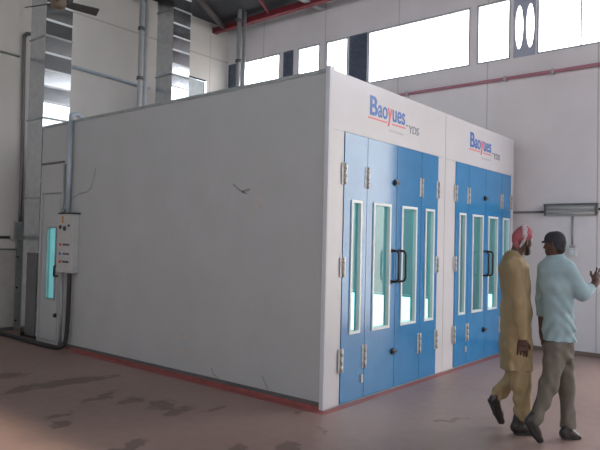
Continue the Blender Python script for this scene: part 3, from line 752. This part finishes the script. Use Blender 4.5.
def eyes(P, parent, sc):
    for b in (-1, 1):
        m_ = MB(); q = P(.079, b * .031, -.002)
        bmesh.ops.create_icosphere(m_.bm, subdivisions=2, radius=.011 * sc, matrix=Matrix.Translation(Vector(q)))
        obj('eye', m_, M['eye'], parent)
def grid(P, x0, y0, x1, y1, dep, res):
    pts = [P(x, y, d) for x in (x0, x1) for y in (y0, y1) for d in dep]
    lo = np.min(pts, 0); hi = np.max(pts, 0); lo[2] = max(lo[2], -.02)
    return SDF(lo, hi, res)
hr, hf = np.array(H_R), np.array(H_F)
def folds(x, y, z, ph):
    """irregular cloth folds: warped oblique ripples that fade in and out"""
    u = x * hr[0] + y * hr[1]; v = x * hf[0] + y * hf[1]
    w = 1.6 * np.sin(7 * z + 5 * u + ph) + 1.2 * np.sin(11 * u - 6 * v + 2 * ph + 3 * z)
    a = np.sin(38 * z + 44 * u + 2.2 * w + ph); b = np.sin(30 * z - 52 * u + 20 * v + 2.5 * w + 1.7 * ph); c = np.sin(64 * u - 9 * z + 1.8 * w)
    m1 = .5 + .5 * np.sin(9 * z + 13 * u + ph); m2 = .5 + .5 * np.sin(8 * z - 11 * u + 4 + ph)
    return .9 * a * m1 + .9 * b * m2 + .4 * c
floor_cut = lambda g: .0015 - g[2]
# ---- man in khaki tunic, walking to the right
P = body_point(5.31)
rt_, fw_ = hr, hf
body = grid(P, 484, 214, 548, 440, (-.32, .32), .0047)
face1 = hr * .97 + hf * .25
hc = P(522.8, 240.5)
HP = head(body, hc, face1, .82)
body.chain([(P(519, 247), .056), (P(515, 260), .06)], .03)
body.chain([(P(514, 268), .095), (P(515, 300), .09), (P(516, 335), .095)], .04, axis=hf, sq=1.45)
body.chain([(P(516, 266, -.14), .055), (P(520, 303, -.19), .042), (P(522.5, 338, -.18), .030)], .03)
body.chain([(P(514, 266, .14), .055), (P(516, 303, .18), .042), (P(520, 336, .17), .030)], .03)
hand(body, P(522.6, 340, -.18), (0.0, 0, -1), hr * 1.0 - hf * .15, -hr * .3 + hf, 1.0, .45)
hand(body, P(520, 338, .17), (0, 0, -1), hr, -hf, 1.0, .45)
body.chain([(P(517, 345, -.07), .085), (P(521, 385, -.08), .055), (P(521, 420, -.08), .038)], .03)
body.chain([(P(516, 345, .07), .085), (P(513, 379, .10), .055), (P(496, 394, .13), .038)], .03)
body.chain([(P(517, 428, -.08), .032), (P(532, 431, -.10), .022)], .02, cut=floor_cut)
body.chain([(P(494.5, 398, .13), .032), (P(501, 420, .12), .022)], .02)
man1 = sdf_obj('person', body, M['skin'], None, tuple(on(2, 0, 518, 431)), 1)
tag(man1, 'person in a long khaki tunic and red-and-white headscarf, walking on the left of the pair', 'person')
eyes(HP, man1, .82)
tun = grid(P, 488, 240, 548, 384, (-.36, .36), .007)
tun.chain([(P(512, 257), .066), (P(513.5, 268), .108), (P(515.5, 285), .112), (P(515.7, 310), .114), (P(516.2, 345), .122), (P(517, 372), .132)], .05, axis=hf, sq=1.42)
tun.chain([(P(514.5, 265, -.13), .07), (P(519.5, 303, -.19), .058), (P(522.5, 337, -.18), .050)], .014)
tun.chain([(P(514, 265, .13), .07), (P(516, 303, .18), .058), (P(519, 333, .17), .05)], .03)
zh = P(517, 368)[2]; zc1 = P(522, 339)[2]; nP = P(522.5, 338, -.18)
tun.wrinkle(.009, lambda x, y, z: .8 * np.sin((x * hr[0] + y * hr[1]) * 70 + 3 * np.sin(z * 4.0 + 1) + 1.5 * np.sin(z * 9)) * np.clip((1.3 - z) * 1.6, .1, 1) + .5 * folds(x, y, z, 4.0))
tun.clip(lambda g: zh + .05 * ((g[0] - 5.4) * hr[0] + (g[1] - 1.9) * hr[1]) - g[2] + 0.0)
# cut the cuffs
pc = P(522.5, 339.5, -.18)
def cuffs(g):
    u = (g[0] - pc[0]) * hr[0] + (g[1] - pc[1]) * hr[1]; v = (g[0] - pc[0]) * hf[0] + (g[1] - pc[1]) * hf[1]
    inside = (v < -.0 + .03)
    return np.where(inside & (np.sqrt(u * u + (v + .01) ** 2) < .065) & (g[2] < pc[2]) & (v < .022), .01, -1)
tun.clip(cuffs)
sdf_obj('tunic', tun, M['khaki'], man1)
tr = grid(P, 484, 330, 548, 424, (-.3, .36), .007)
tr.chain([(P(517, 348, -.07), .10), (P(521.5, 385, -.08), .078), (P(522.5, 413, -.08), .064), (P(522.5, 417, -.08), .060)], .03)
tr.chain([(P(516, 348, .07), .10), (P(512.5, 379, .10), .075), (P(500, 391.5, .13), .062), (P(498, 393, .13), .06)], .03)
zt1 = P(522, 417.5)[2]
tr.wrinkle(.008, lambda x, y, z: folds(x, y, z, 2.0))
tr.clip(lambda g: zt1 - g[2])
sdf_obj('trousers', tr, M['khaki'], man1)
def shoe(Pf, heel, ball, toe, ankle, D, parent, flat, r=.040, x0=480, x1=590):
    s = grid(Pf, x0, 385, x1, 452, (D - .14, D + .14), .0045)
    cut = floor_cut if flat else None
    h_, b_, t_ = (Pf(*q, D) for q in (heel, ball, toe)); a_ = Pf(*ankle, D)
    s.chain([(h_, r), (b_, r * .92), (t_, r * .66)], .02, cut=cut); s.chain([(h_, r * .95), (a_, r * .98)], .025)
    s.chain([(a_, r * .7), (b_, r * .6)], .03)
    if flat: s.clip(floor_cut)
    o = sdf_obj('shoe', s, M['shoe'], parent, sm=1)
    q = grid(Pf, x0, 385, x1, 452, (D - .14, D + .14), .0045)
    if flat:
        hh, bb, tt = (np.array([p[0], p[1], .010]) for p in (h_, b_, t_))
    else:
        up = a_ - h_; ax = t_ - h_; ax /= np.linalg.norm(ax); up -= ax * (up @ ax); up /= np.linalg.norm(up)
        hh, bb, tt = h_ - up * r * .86, b_ - up * r * .80, t_ - up * r * .5
    q.chain([(hh, .017), (bb, .016), (tt, .014)], .01)
    lat = np.cross(t_ - h_, [0, 0, 1.]); lat /= np.linalg.norm(lat)
    for sg in (-1, 1): q.chain([(hh + lat * sg * r * .6, .015), (bb + lat * sg * r * .62, .015), (tt + lat * sg * r * .3, .013)], .012)
    q.clip(floor_cut)
    sdf_obj('sole', q, M['shoe_sole'], o, sm=1)
shoe(P, (515.8, 427.5), (526, 429), (533.5, 430.5), (518.5, 417), -.08, man1, True, .041)
shoe(P, (493.6, 399.5), (499, 413), (502, 421.5), (496.5, 394.5), .125, man1, False, .038)
# headscarf wound round the head
HS = .80
tb = SDF(hc - .2, hc + np.array([.2, .2, .22]), .005)
fdir = face1 / np.linalg.norm(face1); sdir = np.array([-fdir[1], fdir[0], 0])
HQ = lambda a, b, h: hc + fdir * a * HS + sdir * b * HS + np.array([0, 0, h * .95])
tb.cone(HQ(-.03, 0, .03), .072, HQ(.014, 0, .066), .070, .02, axis=sdir, sq=.92)
tb.chain([(HQ(.07, .03, .032), .019), (HQ(.03, .075, .038), .020), (HQ(-.05, .07, .02), .021), (HQ(-.10, 0, -.005), .021), (HQ(-.05, -.07, .015), .021), (HQ(.03, -.075, .038), .020), (HQ(.07, -.03, .032), .019), (HQ(.07, .03, .032), .019)], .012)
tb.chain([(HQ(.06, -.03, .085), .02), (HQ(-.02, -.07, .06), .020), (HQ(-.095, -.02, .03), .021), (HQ(-.06, .06, .05), .020)], .01)
tb.chain([(HQ(-.095, -.015, .0), .021), (HQ(-.098, -.02, -.04), .019), (HQ(-.085, -.025, -.07), .016)], .015)
scf = sdf_obj('headscarf', tb, M['scarf'], man1, sm=1)
wb = SDF(hc - .22, hc + np.array([.22, .22, .24]), .005)
wb.chain([(HQ(.005, -.02, .146), .010), (HQ(-.005, -.062, .105), .012), (HQ(-.025, -.088, .05), .012), (HQ(-.05, -.088, -.005), .012), (HQ(-.075, -.065, -.055), .010)], .012)
wb.chain([(HQ(-.012, -.01, .146), .009), (HQ(-.03, -.062, .10), .011), (HQ(-.048, -.082, .05), .012)], .012)
sdf_obj('scarf_fold', wb, M['scarf_white'], scf, sm=1)
bd = SDF(hc - .2, hc + .2, .005)
bd.chain([(HQ(.052, 0, -.102), .030), (HQ(.03, -.035, -.08), .022), (HQ(-.002, -.055, -.035), .015)], .015)
bd.chain([(HQ(.052, 0, -.102), .030), (HQ(.03, .035, -.08), .022), (HQ(-.002, .055, -.035), .015)], .015)
sdf_obj('beard', bd, basic('black_hair', (.018, .015, .015), .7), man1, sm=1)
# ---- man in blue shirt and dark cap, facing away to the right, head turned left
P = body_point(5.11)
phi = math.radians(48); f2 = hr * math.cos(phi) + hf * math.sin(phi); r2 = hr * math.sin(phi) - hf * math.cos(phi)
body = grid(P, 522, 222, 616, 452, (-.30, .30), .0047)
hc = P(554.4, 243.5); face2 = -hr * .72 + hf * .69
HP = head(body, hc, face2, .79)
body.chain([(P(555, 249), .053), (P(556, 262), .058)], .03)
body.chain([(P(556, 272), .080), (P(557.5, 300), .068), (P(558, 330), .066)], .03, axis=r2, sq=1.25)
body.chain([(P(543.5, 269, .10), .05), (P(541.5, 300, .13), .040), (P(542.5, 333, .11), .027)], .03)
hand(body, P(542.8, 334, .11), (.0, 0, -1), hr * .3 + hf, hr, 1.0, .4)
body.chain([(P(568.5, 269, -.10), .05), (P(583.5, 295, -.12), .040), (P(595, 283.5, -.04), .028)], .03)
hand(body, P(595.3, 283, -.04), hr * .55 + hf * .35 + np.array([0, 0, .75]), -hr * .8 + np.array([0, 0, .6]), hf, 1.0, .3)
body.chain([(P(556.5, 348, -.06), .07), (P(549, 383, -.08), .055), (P(533, 420, -.12), .036)], .03)
body.chain([(P(562, 348, .06), .07), (P(567, 388, .05), .052), (P(567, 428, .04), .036)], .03)
body.chain([(P(531, 421, -.12), .030), (P(539.5, 438, -.13), .020)], .02, cut=floor_cut)
body.chain([(P(564, 434, .04), .030), (P(577, 436.5, .03), .022)], .02, cut=floor_cut)
man2 = sdf_obj('person', body, M['skin'], None, tuple(on(2, 0, 555, 439)), 1)
tag(man2, 'person in pale blue shirt and dark cap, one hand raised, right of the pair', 'person')
eyes(HP, man2, .79)
sh = grid(P, 528, 246, 604, 350, (-.4, .4), .007)
sh.chain([(P(555.5, 258), .058), (P(556, 269), .098), (P(557, 285), .100), (P(557.5, 305), .088), (P(557.8, 325), .089), (P(558, 346), .110)], .05, axis=r2, sq=1.32)
sh.chain([(P(544.5, 268, .09), .062), (P(541.8, 298, .13), .052), (P(542, 319, .12), .046)], .018)
sh.chain([(P(567.5, 268, -.09), .064), (P(583, 293.5, -.12), .056), (P(590.5, 288, -.07), .048)], .035)
zh2 = P(558, 340.5)[2]
zs2 = P(542, 318)[2]; pl = P(542, 318, .12)
sh.wrinkle(.0075, lambda x, y, z: folds(x, y, z, 1.0) * np.clip((1.45 - z) * 2, .35, 1.2))
sh.clip(lambda g: zh2 - g[2])
def cuff2(g):
    u = (g[0] - pl[0]) * hr[0] + (g[1] - pl[1]) * hr[1]; v = (g[0] - pl[0]) * hf[0] + (g[1] - pl[1]) * hf[1]
    return np.where((u < .045) & (np.abs(u) < .075) & (np.abs(v) < .075) & (g[2] < zs2), .01, -1)
sh.clip(cuff2)
pr = P(591, 287.5, -.065); dr = P(595, 283.5, -.04) - P(583.5, 295, -.12); dr = dr / np.linalg.norm(dr)
sh.clip(lambda g: np.where((g[0] - pr[0]) * dr[0] + (g[1] - pr[1]) * dr[1] + (g[2] - pr[2]) * dr[2] > 0, np.where((g[0] - pr[0]) * hr[0] + (g[1] - pr[1]) * hr[1] > -.06, .01, -1), -1))
sdf_obj('shirt', sh, M['shirt'], man2)
tr = grid(P, 522, 326, 590, 440, (-.36, .3), .007)
tr.chain([(P(558.2, 336), .092), (P(558.3, 352), .102)], .03, axis=r2, sq=1.22)
tr.chain([(P(556, 348, -.05), .092), (P(549.5, 383, -.08), .073), (P(536.5, 417, -.12), .052), (P(535.5, 420, -.12), .05)], .03)
tr.chain([(P(562, 348, .05), .09), (P(567, 388, .05), .065), (P(568.5, 424, .04), .055), (P(568.5, 427, .04), .054)], .03)
zt2 = P(568, 429)[2]
tr.wrinkle(.0075, lambda x, y, z: folds(x, y, z, 3.0))
tr.clip(lambda g: zt2 - g[2]); zt3 = P(558, 340.2)[2]; tr.clip(lambda g: g[2] - zt3)
sdf_obj('trousers', tr, M['trouser'], man2)
shoe(P, (530.2, 420.5), (536.5, 432.5), (540.8, 440.2), (533.5, 416), -.125, man2, False, .037)
shoe(P, (564.5, 433.5), (573, 435.2), (578.5, 437), (567, 426.5), .03, man2, True, .038)
HS = .78
fdir = face2 / np.linalg.norm(face2); sdir = np.array([-fdir[1], fdir[0], 0])
HQ = lambda a, b, h: hc + fdir * a * HS + sdir * b * HS + np.array([0, 0, h * .95])
hs = SDF(hc - .2, hc + .2, .005)
hs.cone(HQ(-.045, 0, .01), .062, HQ(-.048, 0, -.045), .052, .02, axis=sdir, sq=.95)
sdf_obj('hair', hs, basic('short_black_hair', (.017, .014, .014), .7), man2, sm=1)
cp = SDF(hc - .22, hc + .22, .005)
cp.cone(HQ(-.024, 0, .034), .072, HQ(.018, 0, .034), .069, .02, axis=sdir, sq=.88)
cp.cone(HQ(-.030, 0, .0), .068, HQ(-.034, 0, -.035), .063, .02, axis=sdir, sq=.9)
cp.clip(lambda g: (-.026 + .50 * ((g[0] - hc[0]) * fdir[0] + (g[1] - hc[1]) * fdir[1])) - (g[2] - hc[2]))
capo = sdf_obj('cap', cp, M['cap'], man2, sm=1)
br = SDF(hc - .25, hc + .25, .005)
for b in (-.045, -.022, 0, .022, .045): br.cone(HQ(.07, b, .030), .008, HQ(.135 - abs(b) * .5, b * .85, .012 - abs(b) * .15), .007, .01)
sdf_obj('cap_brim', br, M['cap'], capo, sm=1)
sn = bpy.data.lights.new('sun', 'SUN'); sn.energy = 5.0; sn.color = (1, .84, .66); sn.angle = math.radians(2.5)
so = bpy.data.objects.new('sun', sn); link(so); so.location = (-20, 4, 20)
so.rotation_euler = Vector((1, .0, -.748)).to_track_quat('-Z', 'Y').to_euler()
# ------------------------------------------------------------------ light: daylight through the hall's own and added openings
W = bpy.data.worlds.new('sky'); scene.world = W; W.use_nodes = True
nt = W.node_tree; nt.nodes.clear()
bg = N(nt, 'ShaderNodeBackground', Strength=SKY) if 'SKY' in globals() else N(nt, 'ShaderNodeBackground', Strength=7.0)
bg.inputs['Color'].default_value = (.95, .965, 1, 1)
ow = N(nt, 'ShaderNodeOutputWorld'); nt.links.new(bg.outputs[0], ow.inputs['Surface'])
def portal(loc, rot, sx, sy):
    ld = bpy.data.lights.new('daylight_portal', 'AREA'); ld.shape = 'RECTANGLE'; ld.size = sx; ld.size_y = sy
    ld.cycles.is_portal = True
    o = bpy.data.objects.new('daylight_portal', ld); o.location = loc; o.rotation_euler = rot; link(o)
R90 = math.radians(90)
portal((XW + .12, (DOOR[0] + DOOR[1]) / 2, DOOR[2] / 2), (0, R90, 0), DOOR[2], DOOR[1] - DOOR[0])
portal((XW + .12, (WINS[0][0] + WINS[-1][1]) / 2, (ZS + ZT) / 2), (0, R90, 0), ZT - ZS, WINS[-1][1] - WINS[0][0])
portal((XL - .15, (LW_ADDED[0] + LW_ADDED[1]) / 2, (LW_ADDED[2] + LW_ADDED[3]) / 2), (0, -R90, 0), LW_ADDED[3] - LW_ADDED[2], LW_ADDED[1] - LW_ADDED[0])
portal(((FWN_ADDED[0] + FWN_ADDED[1]) / 2, YF - .15, (FWN_ADDED[2] + FWN_ADDED[3]) / 2), (R90, 0, 0), FWN_ADDED[1] - FWN_ADDED[0], FWN_ADDED[3] - FWN_ADDED[2])
